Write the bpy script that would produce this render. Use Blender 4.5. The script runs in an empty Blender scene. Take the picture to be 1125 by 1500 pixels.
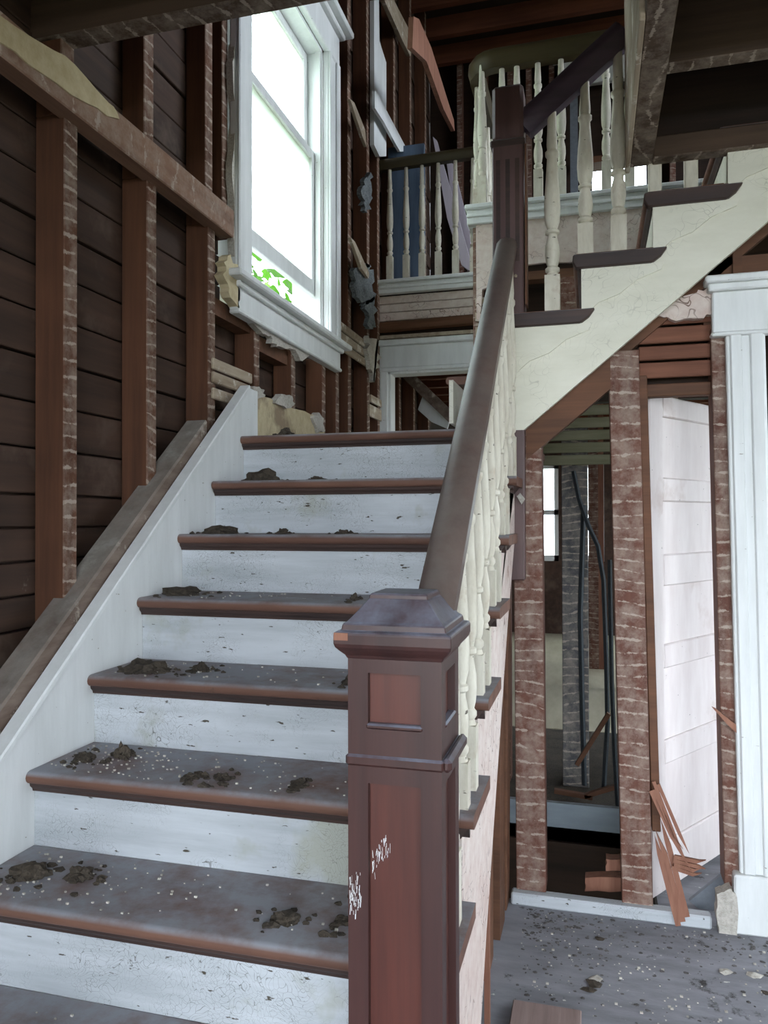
import bpy, bmesh, math, random
from mathutils import Vector, Matrix, noise as mnoise
random.seed(7)
scn = bpy.context.scene
# ------------------------------------------------------------------ camera
F_PX, YAW, PITCH, ROLL = 1124.0, math.radians(15.29), math.radians(.58), math.radians(-.125)
EYE = Vector((0, 0, 1.413))
cy, sy, cp, sp, cr, sr = math.cos(YAW), math.sin(YAW), math.cos(PITCH), math.sin(PITCH), math.cos(ROLL), math.sin(ROLL)
_B = Matrix(((1, 0, 0), (0, 0, -1), (0, 1, 0)))
_Rz = Matrix(((cy, sy, 0), (-sy, cy, 0), (0, 0, 1)))
_Rx = Matrix(((1, 0, 0), (0, cp, sp), (0, -sp, cp)))
_Rr = Matrix(((cr, -sr, 0), (sr, cr, 0), (0, 0, 1)))
CM = _Rr @ _B @ _Rx @ _Rz            # rows: camera right, down, forward in world axes
cam_data = bpy.data.cameras.new('camera'); cam = bpy.data.objects.new('camera', cam_data)
scn.collection.objects.link(cam); scn.camera = cam
cam_data.sensor_fit = 'VERTICAL'; cam_data.sensor_height = 36; cam_data.lens = 36 * F_PX / 1500
cam_data.clip_start = .02
m3 = Matrix((CM[0], -CM[1], -CM[2])).transposed()
cam.matrix_world = Matrix.Translation(EYE) @ m3.to_4x4()

def P(x, y, X=None, Y=None, Z=None):
    """point of the photograph's pixel (x, y) on a real plane of the house X=, Y= or Z="""
    d = CM.transposed() @ Vector(((x - 562.5) / F_PX, (y - 750) / F_PX, 1))
    t = X / d.x if X is not None else Y / d.y if Y is not None else (Z - EYE.z) / d.z
    return EYE + d * t
# ------------------------------------------------------------------ world and light
w = bpy.data.worlds.new('overcast_sky'); scn.world = w; w.use_nodes = True
bg = w.node_tree.nodes['Background']
bg.inputs[0].default_value = (.81, .905, 1.0, 1); bg.inputs[1].default_value = 7.5
scn.view_settings.view_transform = 'Standard'; scn.view_settings.look = 'None'
scn.view_settings.exposure = .58; scn.view_settings.gamma = 1; scn.view_settings.use_curve_mapping = False
scn.cycles.use_denoising = True
scn.cycles.max_bounces = 8; scn.cycles.diffuse_bounces = 5; scn.cycles.sample_clamp_indirect = 6

# ------------------------------------------------------------------ helpers
col = scn.collection
WL = {}
def tag(o, label=None, cat=None, group=None, kind=None):
    if label: o['label'] = label
    if cat: o['category'] = cat
    if group: o['group'] = group
    if kind: o['kind'] = kind
    return o
def root(name, loc, label=None, cat=None, group=None, kind=None, rotz=None):
    o = bpy.data.objects.new(name, None); col.objects.link(o)
    o.empty_display_size = .1
    o.location = loc; WL[o] = Vector(loc)
    if rotz is not None:
        o.rotation_euler.z = rotz; WL[o] = Vector((0, 0, 0))
    return tag(o, label, cat, group, kind)

class MB:
    def __init__(s): s.v = []; s.f = []
    def add(s, vs, fs):
        n = len(s.v); s.v += [tuple(v) for v in vs]; s.f += [tuple(i + n for i in f) for f in fs]; return s
    def box(s, x, y, z):
        vs = [(a, b, c) for a in x for b in y for c in z]
        return s.add(vs, [(0, 1, 3, 2), (4, 6, 7, 5), (0, 4, 5, 1), (2, 3, 7, 6), (0, 2, 6, 4), (1, 5, 7, 3)])
    def prism(s, axis, a0, a1, pts):
        n = len(pts)
        def mk(a, p): return {'x': (a, p[0], p[1]), 'y': (p[0], a, p[1]), 'z': (p[0], p[1], a)}[axis]
        vs = [mk(a0, p) for p in pts] + [mk(a1, p) for p in pts]
        fs = [tuple(range(n - 1, -1, -1)), tuple(range(n, 2 * n))]
        fs += [(i, (i + 1) % n, n + (i + 1) % n, n + i) for i in range(n)]
        return s.add(vs, fs)
    def beam(s, p, q, wd, ht, up=(0, 0, 1)):
        p, q = Vector(p), Vector(q); d = (q - p).normalized(); r = d.cross(Vector(up)).normalized(); u = r.cross(d)
        vs = [c + r * a + u * b for c in (p, q) for a in (-wd / 2, wd / 2) for b in (-ht / 2, ht / 2)]
        return s.add(vs, [(0, 1, 3, 2), (4, 6, 7, 5), (0, 4, 5, 1), (2, 3, 7, 6), (0, 2, 6, 4), (1, 5, 7, 3)])
    def sweep(s, pts, prof, up=(0, 0, 1)):
        """closed profile [(side, up)] swept along a polyline"""
        pts = [Vector(p) for p in pts]; n = len(prof); rings = []
        for i, p in enumerate(pts):
            d = (pts[min(i + 1, len(pts) - 1)] - pts[max(i - 1, 0)]).normalized()
            r = d.cross(Vector(up)).normalized(); u = r.cross(d)
            rings += [p + r * a + u * b for a, b in prof]
        fs = [tuple(range(n - 1, -1, -1)), tuple(range((len(pts) - 1) * n, len(pts) * n))]
        for k in range(len(pts) - 1):
            fs += [(k * n + i, k * n + (i + 1) % n, (k + 1) * n + (i + 1) % n, (k + 1) * n + i) for i in range(n)]
        return s.add(rings, fs)
    def lathe(s, c, prof, seg=12, square=False):
        c = Vector(c); vs = []; fs = []
        for z, r in prof:
            for i in range(seg):
                a = 2 * math.pi * (i + .5) / seg
                vs.append(c + Vector((r * math.cos(a), r * math.sin(a), z)))
        for k in range(len(prof) - 1):
            fs += [(k * seg + i, k * seg + (i + 1) % seg, (k + 1) * seg + (i + 1) % seg, (k + 1) * seg + i) for i in range(seg)]
        fs += [tuple(range(seg - 1, -1, -1)), tuple(range((len(prof) - 1) * seg, len(prof) * seg))]
        return s.add(vs, fs)
    def blob(s, c, rx, ry, rz, seed, sub=2, amp=.45):
        bm = bmesh.new(); bmesh.ops.create_icosphere(bm, subdivisions=sub, radius=1)
        vs = []
        for v in bm.verts:
            o3 = Vector((seed * 3.1, seed * 1.7, 0)); k = 1 + amp * (1.5 * mnoise.noise(v.co * 1.7 + o3) + .9 * mnoise.noise(v.co * 4.5 + o3) + .7 * mnoise.noise(v.co * 10 + o3))
            q = v.co * k
            vs.append(Vector(c) + Vector((q.x * rx, q.y * ry, max(q.z, -.15) * rz)))
        fs = [[v.index for v in f.verts] for f in bm.faces]; bm.free()
        return s.add(vs, fs)
    def build(s, name, mat, parent=None, smooth=False, bevel=0, label=None, cat=None, group=None, kind=None):
        lo = [min(v[i] for v in s.v) for i in range(3)]; hi = [max(v[i] for v in s.v) for i in range(3)]
        c = Vector(((lo[0] + hi[0]) / 2, (lo[1] + hi[1]) / 2, lo[2]))
        me = bpy.data.meshes.new(name); me.from_pydata([Vector(v) - c for v in s.v], [], s.f)
        bm = bmesh.new(); bm.from_mesh(me); bmesh.ops.recalc_face_normals(bm, faces=bm.faces)
        if bevel:
            bmesh.ops.bevel(bm, geom=[e for e in bm.edges if len(e.link_faces) == 2 and e.calc_face_angle(0) > .6],
                            offset=bevel, segments=1, affect='EDGES', clamp_overlap=True)
        bm.to_mesh(me); bm.free()
        if smooth:
            for p in me.polygons: p.use_smooth = True
            try: me.set_sharp_from_angle(angle=math.radians(38))
            except Exception: pass
        me.materials.append(mat)
        o = bpy.data.objects.new(name, me); col.objects.link(o)
        o.location = c - (WL[parent] if parent else Vector((0, 0, 0))); o.parent = parent
        WL[o] = c.copy() if parent is None or WL.get(parent) is not None else c
        return tag(o, label, cat, group, kind)
def B(name, mat, parent, x, y, z, **k): return MB().box(x, y, z).build(name, mat, parent, **k)

# ------------------------------------------------------------------ materials
def rgb(h):
    f = lambda c: (c / 12.92 if c <= .04045 else ((c + .055) / 1.055) ** 2.4)
    return tuple(f(int(h[i:i + 2], 16) / 255) for i in (0, 2, 4)) + (1,)
def material(name, c1, c2, axis='z', scale=9, stretch=.08, rough=.7, bump=.15, stripes=None, patch=None, dust=None,
             cracks=None, specks=None, spec=.3, patch2=None):
    """c1/c2 grain colours; stripes=(axis,freq,colour,face normal,amount); patch=(colour,scale,threshold);
    dust=(colour,amount) on upward faces; cracks=(colour,scale,amount,stretch); specks=(colour,scale,threshold)"""
    m = bpy.data.materials.new(name); m.use_nodes = True; nt = m.node_tree; N = nt.nodes; L = nt.links
    bs = N['Principled BSDF']; bs.inputs['Roughness'].default_value = rough
    bs.inputs['Specular IOR Level'].default_value = spec
    geo = N.new('ShaderNodeNewGeometry'); oi = N.new('ShaderNodeObjectInfo')
    def math_(op, a, b=None, c=None):
        n = N.new('ShaderNodeMath'); n.operation = op
        for i, q in enumerate((a, b, c)):
            if q is None: continue
            if isinstance(q, (int, float)): n.inputs[i].default_value = q
            else: L.new(q, n.inputs[i])
        return n.outputs[0]
    off = N.new('ShaderNodeVectorMath'); off.operation = 'ADD'
    rnd = N.new('ShaderNodeCombineXYZ'); rv = math_('MULTIPLY', oi.outputs['Random'], 23.0)
    for i in range(3): L.new(rv, rnd.inputs[i])
    L.new(geo.outputs['Position'], off.inputs[0]); L.new(rnd.outputs[0], off.inputs[1])
    pos = off.outputs[0]
    def mapped(sc):
        mp = N.new('ShaderNodeVectorMath'); mp.operation = 'MULTIPLY'; mp.inputs[1].default_value = sc
        L.new(pos, mp.inputs[0]); return mp.outputs[0]
    def noise(vec, sc, det=4, rg=.6):
        n = N.new('ShaderNodeTexNoise'); n.inputs['Scale'].default_value = sc; n.inputs['Detail'].default_value = det
        n.inputs['Roughness'].default_value = rg; L.new(vec, n.inputs['Vector']); return n.outputs['Fac']
    def mix(fac, a, b):
        n = N.new('ShaderNodeMix'); n.data_type = 'RGBA'
        if isinstance(fac, (int, float)): n.inputs[0].default_value = fac
        else: L.new(fac, n.inputs[0])
        for i, q in ((6, a), (7, b)):
            if isinstance(q, tuple): n.inputs[i].default_value = q
            else: L.new(q, n.inputs[i])
        return n.outputs[2]
    def ramp(v, lo, hi):
        n = N.new('ShaderNodeMapRange'); n.inputs[1].default_value = lo; n.inputs[2].default_value = hi
        L.new(v, n.inputs[0]); return n.outputs[0]
    st = {'x': (stretch, 1, 1), 'y': (1, stretch, 1), 'z': (1, 1, stretch), 'n': (1, 1, 1)}[axis]
    g = noise(mapped(st), scale * 4, 5, .65)
    big = noise(pos, scale * .35, 3)
    fac = ramp(math_('ADD', math_('MULTIPLY', g, .6), math_('MULTIPLY', big, .4)), .36, .64)
    c = mix(fac, c1, c2)
    height = g
    if patch:
        pm = ramp(noise(pos, patch[1], 6, .7), patch[2], patch[2] + .08); c = mix(pm, c, patch[0])
    if patch2:
        pm = ramp(noise(pos, patch2[1], 5, .65), patch2[2], patch2[2] + .12); c = mix(pm, c, patch2[0])
    if stripes:
        ax, fq, scol, nv, amt = stripes
        sep = N.new('ShaderNodeSeparateXYZ'); L.new(pos, sep.inputs[0])
        wob = math_('ADD', math_('MULTIPLY', noise(pos, 9, 3), .55), math_('MULTIPLY', noise(pos, 1.3, 2), 5.0))
        u = math_('ADD', math_('MULTIPLY', sep.outputs['XYZ'.index(ax.upper())], fq), wob)
        tri = math_('ABSOLUTE', math_('SUBTRACT', math_('FRACT', u), .5))
        wd = math_('ADD', math_('MULTIPLY', noise(pos, 23, 5, .75), .75), .03 + (.5 - amt) * .3)
        band = ramp(math_('SUBTRACT', tri, wd), 0, .05)
        dt = N.new('ShaderNodeVectorMath'); dt.operation = 'DOT_PRODUCT'; dt.inputs[1].default_value = nv
        L.new(geo.outputs['True Normal'], dt.inputs[0])
        face = ramp(dt.outputs['Value'], .6, .8)
        sm = math_('MULTIPLY', band, face)
        c = mix(math_('MULTIPLY', face, math_('MULTIPLY', ramp(noise(pos, 14, 6, .75), .4, .75), .6)), c, scol); c = mix(math_('MULTIPLY', sm, .7), c, scol)
    if cracks:
        vo = N.new('ShaderNodeTexVoronoi'); vo.feature = 'DISTANCE_TO_EDGE'; vo.inputs['Scale'].default_value = cracks[1]
        wv = N.new('ShaderNodeVectorMath'); wv.operation = 'ADD'; L.new(mapped(cracks[3]), wv.inputs[0])
        nn = N.new('ShaderNodeTexNoise'); nn.inputs['Scale'].default_value = 6; L.new(pos, nn.inputs['Vector'])
        L.new(nn.outputs['Color'], wv.inputs[1]); L.new(wv.outputs[0], vo.inputs['Vector'])
        cm = math_('MULTIPLY', math_('LESS_THAN', vo.outputs['Distance'], .018), ramp(noise(pos, 5, 3), .45, .62))
        c = mix(math_('MULTIPLY', cm, cracks[2]), c, cracks[0])
    if specks:
        sm = ramp(noise(mapped((.55, 1, 1.8)), specks[1], 3, .5), specks[2], specks[2] + .03); c = mix(sm, c, specks[0])
    if dust:
        sep2 = N.new('ShaderNodeSeparateXYZ'); L.new(geo.outputs['Normal'], sep2.inputs[0])
        dm = math_('MULTIPLY', ramp(sep2.outputs[2], .25, .8), math_('MULTIPLY', ramp(noise(pos, 7, 5, .7), .25, .6), dust[1]))
        c = mix(dm, c, dust[0])
    L.new(c, bs.inputs['Base Color'])
    bp = N.new('ShaderNodeBump'); bp.inputs['Strength'].default_value = bump; bp.inputs['Distance'].default_value = .01
    L.new(height, bp.inputs['Height']); L.new(bp.outputs[0], bs.inputs['Normal'])
    return m
W = (.55, .50, .44, 1); DUST = rgb('8c8d92')
K = {}
K['riser'] = material('cracked_white_paint', rgb('c9ccd0'), rgb('a9adb0'), 'x', 5, .1, .55, .12, cracks=(rgb('55514a'), 34, .8, (.12, 1, 1.4)),
                      specks=(rgb('4a443a'), 48, .685), patch2=(rgb('a5a69c'), 3.2, .56))
K['trim'] = material('white_trim_paint', rgb('e2e3e2'), rgb('cfd0ce'), 'z', 4, .15, .5, .08, specks=(rgb('8b8478'), 45, .73))
K['cream'] = material('cream_stringer_paint', rgb('e6e2d2'), rgb('d6d2bf'), 'x', 3, .3, .5, .06, cracks=(rgb('77705c'), 9, .35, (.4, 1, 1)))
K['spindle'] = material('old_spindle_paint', rgb('dcd6c6'), rgb('bdb4a2'), 'z', 8, .3, .55, .15, specks=(rgb('5e564a'), 38, .69), patch2=(rgb('b9a995'), 9, .6))
K['tread'] = material('dusty_stained_tread', rgb('5a3f35'), rgb('7c594a'), 'x', 5, .06, .55, .15, dust=(rgb('8d8d93'), 1.0), patch=(rgb('36302c'), 6, .66))
K['mould'] = material('dark_stained_moulding', rgb('332a29'), rgb('4d3a34'), 'x', 6, .06, .5, .1, dust=(DUST, .5))
K['rail'] = material('worn_dark_handrail', rgb('45342f'), rgb('5d4840'), 'y', 4, .1, .42, .08, dust=(rgb('77716b'), .5), spec=.5)
K['rail2'] = material('dark_violet_handrail', rgb('3a3038'), rgb('564754'), 'x', 4, .1, .35, .06, dust=(rgb('6f7385'), .5), spec=.5)
K['railb'] = material('dark_olive_handrail', rgb('37301f'), rgb('4a3f2a'), 'x', 4, .1, .45, .06)
K['newel'] = material('mahogany_newel', rgb('341f1d'), rgb('482b27'), 'z', 5, .05, .4, .08, dust=(rgb('8890a0'), .75), spec=.5)
K['panel'] = material('red_mahogany_panel', rgb('42211b'), rgb('5c2f25'), 'z', 6, .05, .42, .06, patch=(rgb('8d8580'), 9, .74), spec=.5)
K['newel2'] = material('dark_tall_newel', rgb('4a3534'), rgb('604845'), 'z', 5, .06, .42, .08, dust=(DUST, .5), spec=.4)
def stud(name, ax, nv, a='4b3022', b='68432f', amt=.5, fq=22):
    return material(name, rgb(a), rgb(b), ax, 6, .05, .75, .2, stripes=(ax, fq, rgb('b3a496'), nv, amt))
K['studL'] = stud('lath_marked_wall_stud', 'z', (1, 0, 0))
K['studR'] = stud('lath_marked_partition_stud', 'z', (0, -1, 0), '57372d', '70493b', .42)
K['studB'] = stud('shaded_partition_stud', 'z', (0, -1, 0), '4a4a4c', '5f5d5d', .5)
K['girt'] = stud('lath_marked_girt', 'y', (1, 0, 0), '6f5242', '8f6d59', .36, 9)
K['beam'] = stud('lath_marked_joist', 'x', (0, 0, -1), '43342a', '594638', .4, 14)
K['plate'] = material('dusty_diagonal_plate', rgb('5b4a40'), rgb('85756a'), 'y', 6, .2, .8, .25, patch=(rgb('b0a598'), 7, .57), dust=(rgb('8f8981'), .8))
K['siding'] = material('dark_sheathing', rgb('33261f'), rgb('4d382d'), 'y', 5, .06, .7, .15, patch=(rgb('77706a'), 5, .68), patch2=(rgb('57473d'), 3, .55))
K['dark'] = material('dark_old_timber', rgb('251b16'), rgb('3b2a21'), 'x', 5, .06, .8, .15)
K['redjoist'] = material('reddish_joist', rgb('5b3527'), rgb('7b4a36'), 'x', 5, .06, .75, .15)
K['brown'] = material('raw_brown_lumber', rgb('513728'), rgb('704b36'), 'x', 6, .06, .7, .2)
K['raw'] = material('split_orange_wood', rgb('7a5040'), rgb('986c58'), 'z', 8, .08, .75, .25)
K['plaster'] = material('cream_plaster', rgb('cbbd9c'), rgb('b3a17f'), 'n', 6, 1, .9, .4, patch2=(rgb('94816a'), 4, .55))
K['pink'] = material('pinkish_cracked_plaster', rgb('d9cdc4'), rgb('c5aea4'), 'n', 5, 1, .85, .4, cracks=(rgb('6e574c'), 6, .9, (1, 1, 2)), patch=(rgb('9a7766'), 6, .64))
K['lath'] = material('plaster_stained_lath', rgb('b7a894'), rgb('8d7b68'), 'y', 7, .1, .85, .3, patch=(rgb('d2cabd'), 8, .55))
K['lathr'] = material('reddish_lath', rgb('643f30'), rgb('855844'), 'x', 7, .07, .75, .2, patch=(rgb('b9a796'), 9, .68))
K['lathg'] = material('grey_green_lath', rgb('77755c'), rgb('93907a'), 'x', 7, .07, .8, .2)
K['floor'] = material('dusty_hall_floor', rgb('727175'), rgb('929197'), 'x', 4, .3, .9, .4, patch=(rgb('3b3836'), 8, .6), specks=(rgb('c9c6c0'), 50, .7))
K['floor2'] = material('pale_subfloor', rgb('b9b09a'), rgb('a49a83'), 'y', 3, .2, .8, .2, patch=(rgb('5f5443'), 14, .69))
K['door'] = material('pale_pink_door_paint', rgb('d8cfcc'), rgb('c8bcb9'), 'z', 4, .2, .5, .1, patch2=(rgb('b9a8a2'), 3, .58), specks=(rgb('6f6660'), 50, .73))
K['clump'] = material('dark_debris_and_shade', rgb('2f2a25'), rgb('544a3f'), 'n', 30, 1, .95, .6)
K['crumb'] = material('plaster_crumb', rgb('c9c4ba'), rgb('9c948a'), 'n', 30, 1, .95, .4)
K['insul'] = material('grey_fibrous_plaster', rgb('8b9092'), rgb('3c3f40'), 'n', 22, 1, .95, .7)
K['blue'] = material('blue_lit_door', rgb('4f5f74'), rgb('6c7d92'), 'z', 4, .1, .5, .05)  # bluish light on the door is put into its colour
K['lilac'] = material('pale_lilac_board', rgb('c9bfc9'), rgb('b3a8b3'), 'z', 5, .1, .6, .1)
K['leaf'] = material('vine_leaf', rgb('3a6422'), rgb('5f8c38'), 'n', 20, 1, .6, .1)
K['cable'] = material('black_cable', rgb('22262a'), rgb('30363a'), 'n', 20, 1, .6, .05)
K['slate'] = material('grey_sheet', rgb('6b7078'), rgb('7f848b'), 'n', 6, 1, .7, .1)
K['greyw'] = material('shaded_white_paint', rgb('9aa3ab'), rgb('868f98'), 'x', 4, .2, .6, .1, dust=(rgb('5c5a58'), .8))  # white paint with the shade on it put into a blue-grey colour
K['grass'] = material('ground_bounce_tint', rgb('5a5a45'), rgb('74705a'), 'n', 3, 1, .9, .3)
K['bark'] = material('tree_bark', rgb('4b4036'), rgb('635548'), 'z', 6, .2, .9, .4)
K['grit'] = material('grey_grit', rgb('403d3b'), rgb('666260'), 'n', 30, 1, .95, .5)
K['plank'] = material('pinkish_brown_plank', rgb('7a6660'), rgb('94807a'), 'y', 7, .05, .75, .25)
lm = K['leaf'].node_tree; _t = lm.nodes['Principled BSDF']; _t.inputs['Transmission Weight'].default_value = 0
tr = lm.nodes.new('ShaderNodeBsdfTranslucent'); tr.inputs[0].default_value = rgb('5f9a34')
ad = lm.nodes.new('ShaderNodeMixShader'); ad.inputs[0].default_value = .5
lm.links.new(_t.outputs[0], ad.inputs[1]); lm.links.new(tr.outputs[0], ad.inputs[2])
lm.links.new(ad.outputs[0], lm.nodes['Material Output'].inputs[0])
gm = bpy.data.materials.new('hazy_old_glass'); gm.use_nodes = True; gn = gm.node_tree
for n_ in list(gn.nodes):
    if n_.type != 'OUTPUT_MATERIAL': gn.nodes.remove(n_)
ga = gn.nodes.new('ShaderNodeBsdfTransparent'); gb = gn.nodes.new('ShaderNodeBsdfTranslucent'); gc = gn.nodes.new('ShaderNodeMixShader')
gb.inputs[0].default_value = (.9, 1, .9, 1); gc.inputs[0].default_value = .35
gn.links.new(ga.outputs[0], gc.inputs[1]); gn.links.new(gb.outputs[0], gc.inputs[2])
gn.links.new(gc.outputs[0], [n for n in gn.nodes if n.type == 'OUTPUT_MATERIAL'][0].inputs[0]); K['glass'] = gm

# ------------------------------------------------------------------ stair numbers
RISE, RUN = .195, .243
XL, XR = -1.383, -.25
TY = lambda k: 1.387 + (k - 1) * RUN       # nosing of lower tread k
TZ = lambda k: (k + 2) * RISE              # its height above the hall floor
SX = lambda j: -.312 + (j - 2) * RUN       # nosing of upper tread j
SZ = lambda j: 1.97 + (j - 1) * RISE
XS = -1.48                                 # inner face of the left wall studs
YN, YB = 4.19, 5.33                        # partition under the near balcony, back wall

# ================================================================== SETTING
fl = root('floor', (1, .5, 0), 'grey dusty hall floor strewn with plaster crumbs', 'floor', kind='structure')
B('slab', K['floor'], fl, (-1.7, 3.5), (-2.2, 2.9), (-.06, 0))
B('slab', K['floor'], fl, (.22, 3.5), (2.9, 3.62), (-.06, 0))
B('slab', K['clump'], fl, (-1.7, 3.5), (3.62, 5.3), (-.06, 0))  # dark colour holds both the debris and the shade beyond the pit
f2 = B('floor', K['floor2'], None, (-1.7, 3.5), (5.3, 9.7), (-.06, .005), kind='structure',
       label='pale subfloor of the far room scattered with leaves', cat='floor')
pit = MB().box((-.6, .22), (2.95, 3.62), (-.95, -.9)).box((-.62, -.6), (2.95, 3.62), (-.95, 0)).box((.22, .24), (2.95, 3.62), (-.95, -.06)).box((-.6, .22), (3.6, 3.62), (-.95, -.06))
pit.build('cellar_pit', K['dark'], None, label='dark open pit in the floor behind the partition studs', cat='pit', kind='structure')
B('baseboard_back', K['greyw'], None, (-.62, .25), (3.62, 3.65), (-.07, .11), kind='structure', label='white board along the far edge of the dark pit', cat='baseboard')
B('trim_1', K['riser'], None, (-.30, .385), (2.85, 2.90), (0, .045), bevel=.006, kind='structure', label='whitish sill plate on the hall floor under the partition studs', cat='sill plate')

# --- left wall: sheathing boards, studs, girt, skirt plate
wl = root('wall_left', (XS, 3.5, 0), 'dark board sheathing with exposed studs along the stairs', 'wall', kind='structure')
B('backing', K['dark'], wl, (-1.66, -1.62), (-2.2, 9.7), (-.06, 2.37))
B('backing', K['dark'], wl, (-1.66, -1.62), (-2.2, 3.06), (2.37, 6.1))
B('backing', K['dark'], wl, (-1.66, -1.62), (4.15, 9.7), (2.37, 6.1))
B('backing', K['dark'], wl, (-1.66, -1.62), (3.06, 4.15), (4.13, 6.1))
z = .02; row = 0
WY0, WY1, WZ0, WZ1 = 3.10, 4.11, 2.45, 4.09     # window opening
while z < 6.1:
    h = .136 if z > 1.45 else .098
    spans = [(.6, 7.6)]
    if z + h > WZ0 - .05 and z < WZ1 + .04: spans = [(.6, WY0 - .04), (WY1 + .04, 7.6)]
    for a, b in spans:
        cut = [a, b] if b - a < 4 else [a, 2.2 + (row * .77) % 2.2, b]
        for q in range(len(cut) - 1):
            B('sheathing_board', K['siding'], wl, (-1.62, -1.582 - .004 * ((row * 7 + q) % 3)), (cut[q] + .002, cut[q + 1] - .002), (z + .0035, z + h - .0035), bevel=.003)
    z += h; row += 1
for y in (1.06, 1.49, 1.928, 2.356, 2.79):
    yy = (y - .03, y + .03)
    zs = max(.1, .833 + .81 * (y - 1.545) - .1)
    B('stud', K['studL'], wl, (-1.58, XS), yy, (zs, 2.60), bevel=.003)
    B('stud', K['studL'], wl, (-1.58, XS - .012), yy, (2.60, 6.1), bevel=.003)
for y in (3.22, 3.66, 4.12):                       # cripples under the window
    B('stud', K['studL'], wl, (-1.58, XS), (y - .028, y + .028), (1.76, 2.33), bevel=.003)
for y in (4.36, 4.60, 5.02, 5.28, 5.75, 6.3, 6.9):
    B('stud', K['studL'], wl, (-1.58, XS), (y - .03, y + .03), (0 if y < 5.5 else 3.2, 6.1), bevel=.003)
for y in (5.9, 6.4, 7.0): B('stud', K['studL'], wl, (-1.58, XS), (y - .03, y + .03), (0, 2.7))
B('stud', K['studL'], wl, (-1.58, XS - .01), (2.90, 2.95), (2.6, 6.1), bevel=.003)
B('girt', K['girt'], wl, (-1.50, -1.435), (.6, 2.90), (2.585, 2.70), bevel=.004)
B('nailing_block', K['brown'], wl, (-1.57, -1.50), (2.83, 3.20), (2.26, 2.33)); B('nailing_block', K['brown'], wl, (-1.57, -1.5), (3.25, 3.63), (2.20, 2.27))
sk = lambda y: .833 + .81 * (y - 1.545)
MB().prism('x', -1.41, XL, [(.75, 0), (.75, sk(.75)), (2.93, sk(2.93) + .01), (3.02, 1.965), (3.02, 0)]).build('skirt_board', K['trim'], wl, bevel=.004, label='white painted skirt board')
MB().prism('x', -1.425, XL + .008, [(.75, sk(.75) - .012), (.75, sk(.75) + .012), (2.93, sk(2.93) + .022), (2.93, sk(2.93) - .004)]).build('skirt_cap', K['trim'], wl, bevel=.004)
MB().prism('x', -1.52, -1.428, [(.75, sk(.75) - .05), (.75, sk(.75) + .075), (2.66, sk(2.66) + .065), (2.66, sk(2.66) - .05)]).build('diagonal_plate', K['plate'], wl, bevel=.006)
def poly_px(name, mat, parent, pts, thick, X=None, Y=None, **k):
    """irregular flat piece whose outline lies on a real plane, with thickness away from the hall"""
    q = [P(x, y, X=X, Y=Y) for x, y in pts]
    if X is not None: return MB().prism('x', X, X - thick, [(v.y, v.z) for v in q]).build(name, mat, parent, **k)
    return MB().prism('y', Y, Y + thick, [(v.x, v.z) for v in q]).build(name, mat, parent, **k)
def ragged(pts, amp, seed, n=4):
    rr = random.Random(seed); out = []
    for i, (a, b) in enumerate(zip(pts, pts[1:] + pts[:1])):
        for t in range(n):
            f = t / n; j = amp if t else amp * .3
            out.append((a[0] + (b[0] - a[0]) * f + rr.uniform(-j, j), a[1] + (b[1] - a[1]) * f + rr.uniform(-j, j)))
    return out
poly_px('plaster_remnant', K['plaster'], wl, [(353, 645), (364, 600), (377, 570), (384, 580), (398, 584), (404, 593), (418, 590), (428, 598), (446, 602), (455, 607), (466, 609), (474, 622), (476, 640), (476, 650)], .05, X=-1.40, label='cream plaster remnant above the top step')
for i, (pts) in enumerate([[(403, 590), (412, 577), (428, 580), (431, 594), (420, 598)], [(366, 588), (372, 566), (386, 570), (388, 582)], [(458, 612), (466, 604), (474, 612), (476, 632), (466, 634)]]):
    poly_px('plaster_fragment', K['crumb'], wl, ragged(pts, 1.6, i), .03, X=-1.385)
for z0, y1 in ((2.02, 3.14), (1.965, 3.10), (1.90, 3.02)):
    B('lath', K['lath'], wl, (-1.48, -1.465), (2.78, y1), (z0, z0 + .045), bevel=.004)
for i, z0 in enumerate((2.44, 2.50, 2.56)):
    B('lath', K['lath'], wl, (-1.48, -1.462), (4.31, 5.0 - .04 * i), (z0, z0 + .05), bevel=.004)
B('lath', K['lath'], wl, (-1.48, -1.465), (5.0, 5.3), (2.12, 2.2)); B('lath', K['lath'], wl, (-1.48, -1.465), (5.03, 5.3), (2.22, 2.27))
poly_px('plaster_remnant', K['plaster'], wl, ragged([(0, 22), (60, 62), (110, 95), (160, 150), (175, 175), (130, 152), (60, 105), (0, 62)], 3, 5, 3), .02, X=-1.43, label='cream plaster clinging to the upper girt')
# ragged plaster edge around the window
poly_px('plaster_fragment', K['plaster'], wl, ragged([(328, 384), (338, 372), (350, 396), (352, 440), (350, 452), (338, 436), (330, 410)], 3, 11), .04, X=-1.44)
poly_px('plaster_fragment', K['crumb'], wl, ragged([(350, 436), (420, 482), (492, 528), (496, 540), (462, 522), (440, 528), (432, 512), (405, 508), (398, 492), (384, 486), (366, 462)], 4, 12), .03, X=-1.45)
poly_px('plaster_fragment', K['crumb'], wl, ragged([(341, 90), (347, 60), (350, 140), (350, 370), (344, 376), (340, 260), (346, 180)], 2, 13), .03, X=-1.455)
for i, pts in enumerate([[(518, 398), (534, 386), (547, 394), (549, 440), (538, 446), (522, 434)], [(536, 440), (549, 436), (551, 475), (541, 480)], [(541, 492), (553, 498), (556, 540), (548, 560), (541, 525)], [(534, 262), (543, 252), (545, 290), (539, 312), (532, 290)]]):
    poly_px('plaster_fragment', K['insul'] if i != 2 else K['crumb'], wl, ragged(pts, 4, 30 + i, 6), .03, X=-1.43)

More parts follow.
